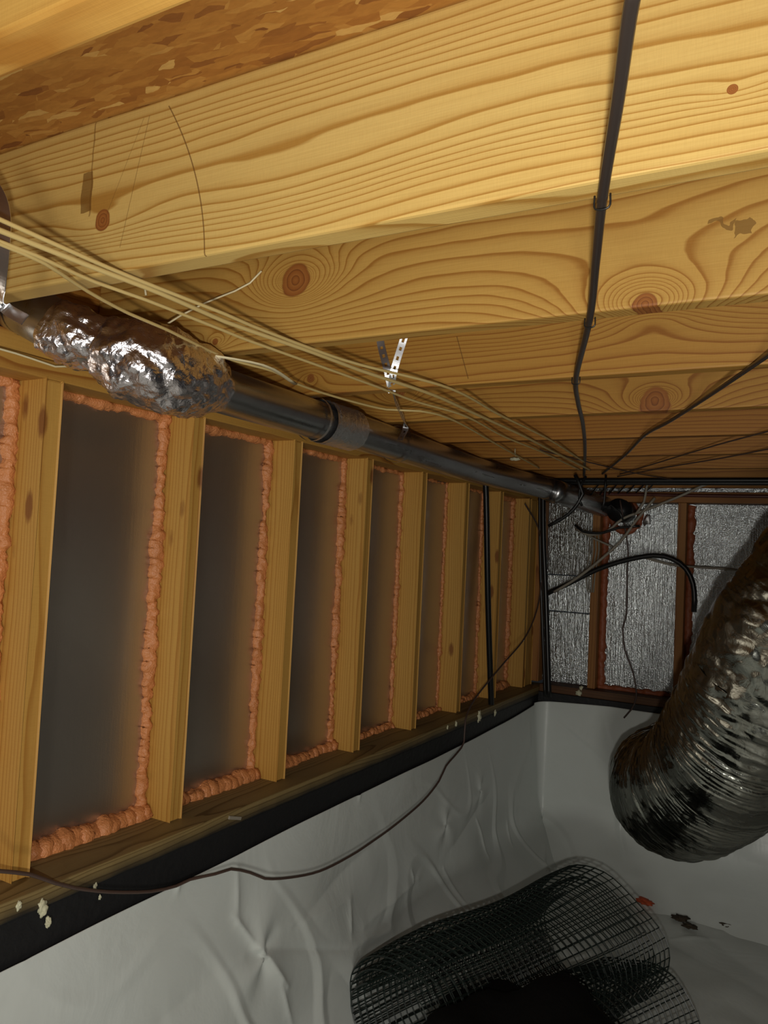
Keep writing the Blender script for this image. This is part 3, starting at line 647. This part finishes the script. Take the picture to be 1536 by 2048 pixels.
# foam drips on the ledge
GD = 'cream foam drips on the black ledge'
for k, (px, py, r, lab) in enumerate([(38, 1811, .006, 'small round cream drip on the black ledge, leftmost'), (85, 1815, .011, 'largest cream foam drip on the black ledge at left'), (96, 1844, .007, 'cream drip just below the largest drip'),
        (190, 1773, .005, 'small cream drip on the black ledge under the brown wire'), (200, 1795, .004, 'tiny cream drip under the brown wire'), (958, 1433, .016, 'cream foam lump on the sill left of the upright black pipe'),
        (990, 1425, .010, 'small cream lump right of the foot of the upright black pipe'), (912, 1448, .008, 'small cream crumb on the sill left of the lump'), (895, 1455, .006, 'tiny cream crumb furthest left on the far sill')]):
    c = at(px, py, 0, -1.247); V, Fc = blob((0, 0, 0), r, (0.5, 0.8, 1.3), k*3.1, 0.5); o = mk('foam_drip', V, Fc, m_cream); o.location = c; tag(o, lab, 'foam', GD)
for k, (px, py, r) in enumerate([(1158, 1386, .014), (1162, 1376, .009)]):
    c = at(px, py, 1, FW-0.05); V, Fc = blob((0, 0, 0), r, (1, 0.5, 1), k*4+1, 0.5); o = mk('foam_drip', V, Fc, m_cream); o.location = c; tag(o, ['round cream foam dab on the far sill', 'smaller cream foam dab above the round one on the far sill'][k], 'foam', GD)
# paper scrap on sill
c = at(470, 1636, 0, -1.246); o = board('tape_scrap', c+Vector((-0.004, -0.024, -0.004)), c+Vector((0.002, 0.024, 0.004)), 'Y', m_greywire, bevel=0.001); o.rotation_euler.rotate_axis('Y', 0.3)
tag(o, 'small grey tape scrap on the edge of the sill', 'tape')

# ------------------------------------------------------------------ big flexible duct at right
fd = empty('flexible_duct', depth(1500, 1500, 2.2))
tag(fd, 'large wrinkled silver grey flexible duct bending in a hook at the right edge', 'duct')
ctr = [(1900, 900, 1.93), (1760, 1060, 1.95), (1650, 1185, 1.98), (1567, 1300, 2.03), (1515, 1405, 2.10), (1462, 1500, 2.20), (1405, 1562, 2.35), (1356, 1583, 2.52), (1338, 1572, 2.72), (1345, 1556, 2.95), (1352, 1545, 3.15)]
P = spline([depth(*c) for c in ctr], 0.0035); NP = len(P)
def rflex(i):
    rib = 0.0024 if i > 0.36*NP else 0.0006
    return 0.198+rib*math.sin(i*2*math.pi/(5.0+1.2*math.sin(i*0.031)))
def dflex(q, i_, a_):
    up_ = 1.0 if i_ < 0.36*NP else 0.35
    v = 0.010*noise.noise(q*4.5)+0.007*up_*(abs(noise.noise(q*11))*2-0.5)+0.003*(abs(noise.noise(q*26))*2-0.5)
    ca, sa = math.cos(a_), math.sin(a_)
    v += 0.0050*(1.2-up_)*noise.noise(Vector((i_*0.17, ca*2.2, sa*2.2)))+0.0030*(1.2-up_)*noise.noise(Vector((i_*0.45, ca*3.5, sa*3.5)))
    return v
V, Fc = tube_geo(P, rflex, 140, disp=dflex, cap=False)
o = mk('duct_jacket', [v-fd.location for v in V], Fc, m_flex, fd)
so = o.modifiers.new('thick', 'SOLIDIFY'); so.thickness = 0.002
Pb = [p for i, p in enumerate(P) if 0.345*NP < i < 0.352*NP]
V, Fc = tube_geo(Pb, 0.1985, 80, disp=cr, cap=False); mk('duct_band', [v-fd.location for v in V], Fc, m_flex, fd)

# ------------------------------------------------------------------ rolled plastic mesh
def net_sheet(A, B, turns, r0, r1, flare, cell, ph=0.0, cut=None, wob=0.03, seed=0):
    A, B = Vector(A), Vector(B); ax = (B-A); L = ax.length; ax.normalize()
    up = Vector((0, 0, 1)); up = (up-ax*up.dot(ax)).normalized(); sd = ax.cross(up)
    nv = int(L/cell); ravg = (r0+r1)/2; nu = int(turns*2*math.pi*ravg/cell); V, Fc = [], []
    for i in range(nv+1):
        f = i/nv
        for j in range(nu+1):
            g = j/nu; a = ph+turns*2*math.pi*g
            r = r0+(r1-r0)*g; r *= 1+flare*(f-0.4)
            r += wob*noise.noise(Vector((math.cos(a)*1.2+seed, math.sin(a)*1.2, f*2.2)))
            sh = 0.10*g*(1 if seed == 0 else -1)
            V.append(A+ax*(L*f+sh*L*0.6)+(sd*math.cos(a)*1.1+up*math.sin(a)*0.85)*r)
    for i in range(nv):
        for j in range(nu):
            a = i*(nu+1)+j; Fc.append((a, a+1, a+nu+2, a+nu+1))
    return V, Fc
def netobj(name, V, Fc, parent, th=0.0046):
    org = parent.location
    o = mk(name, [v-org for v in V], Fc, m_net, parent, smooth=False)
    wm = o.modifiers.new('wires', 'WIREFRAME'); wm.thickness = th; wm.use_even_offset = False; wm.use_boundary = True
    return o
nr = empty('plastic_mesh_roll', (-0.85, 2.5, ZF+0.02))
tag(nr, 'loose roll of dark green plastic garden mesh lying on the plastic sheet', 'mesh roll')
A = at(775, 2075, 2, -1.26); B = at(1185, 1880, 2, -1.25)
V, Fc = net_sheet(A, B, 2.3, 0.15, 0.225, 0.22, 0.025, ph=2.2); netobj('mesh_layer', V, Fc, nr)
A2 = at(1010, 2150, 2, -1.33); B2 = at(1300, 2010, 2, -1.36)
V, Fc = net_sheet(A2, B2, 1.3, 0.13, 0.16, 0.1, 0.026, ph=0.8, seed=4); netobj('mesh_layer', V, Fc, nr)
V, Fc = blob((0, 0, 0), 0.22, (1.15, 1.0, 0.75), 5.0, 0.3, 4)
o = mk('dark_bundle', V, Fc, m_bundle); o.location = at(1050, 2150, 2, -1.22)
tag(o, 'lumpy black bundle lying in the mesh roll at the bottom of the view', 'bundle')

# debris on the floor sheet
def onfloor(px, py, dz=0.02): return at(px, py, 2, ZF+dz)
c = onfloor(1290, 1803, 0.03); V, Fc = blob((0, 0, 0), 0.033, (1.0, 0.7, 0.35), 2.2, 0.5); o = mk('foam_scrap', V, Fc, simple('red_foam', (0.62, 0.10, 0.03), 0.6, 0, (90., 0.5, 0.004))); o.location = c
tag(o, 'small red orange foam scrap on the plastic floor sheet', 'foam')
for k, (px, py, r, lab) in enumerate([(1362, 1836, .024, 'dark dirt clump on the floor sheet right of the red scrap'), (1380, 1852, .02, 'smaller dirt clump beside the first dark clump'), (1448, 1846, .022, 'dark dirt clump nearest the right edge of the floor sheet')]):
    V, Fc = blob((0, 0, 0), r, (1.3, 1, 0.3), k*2.0, 0.6); o = mk('dirt_clump', V, Fc, m_dirt); o.location = onfloor(px, py, 0.02); tag(o, lab, 'dirt', 'dirt clumps on the floor sheet')
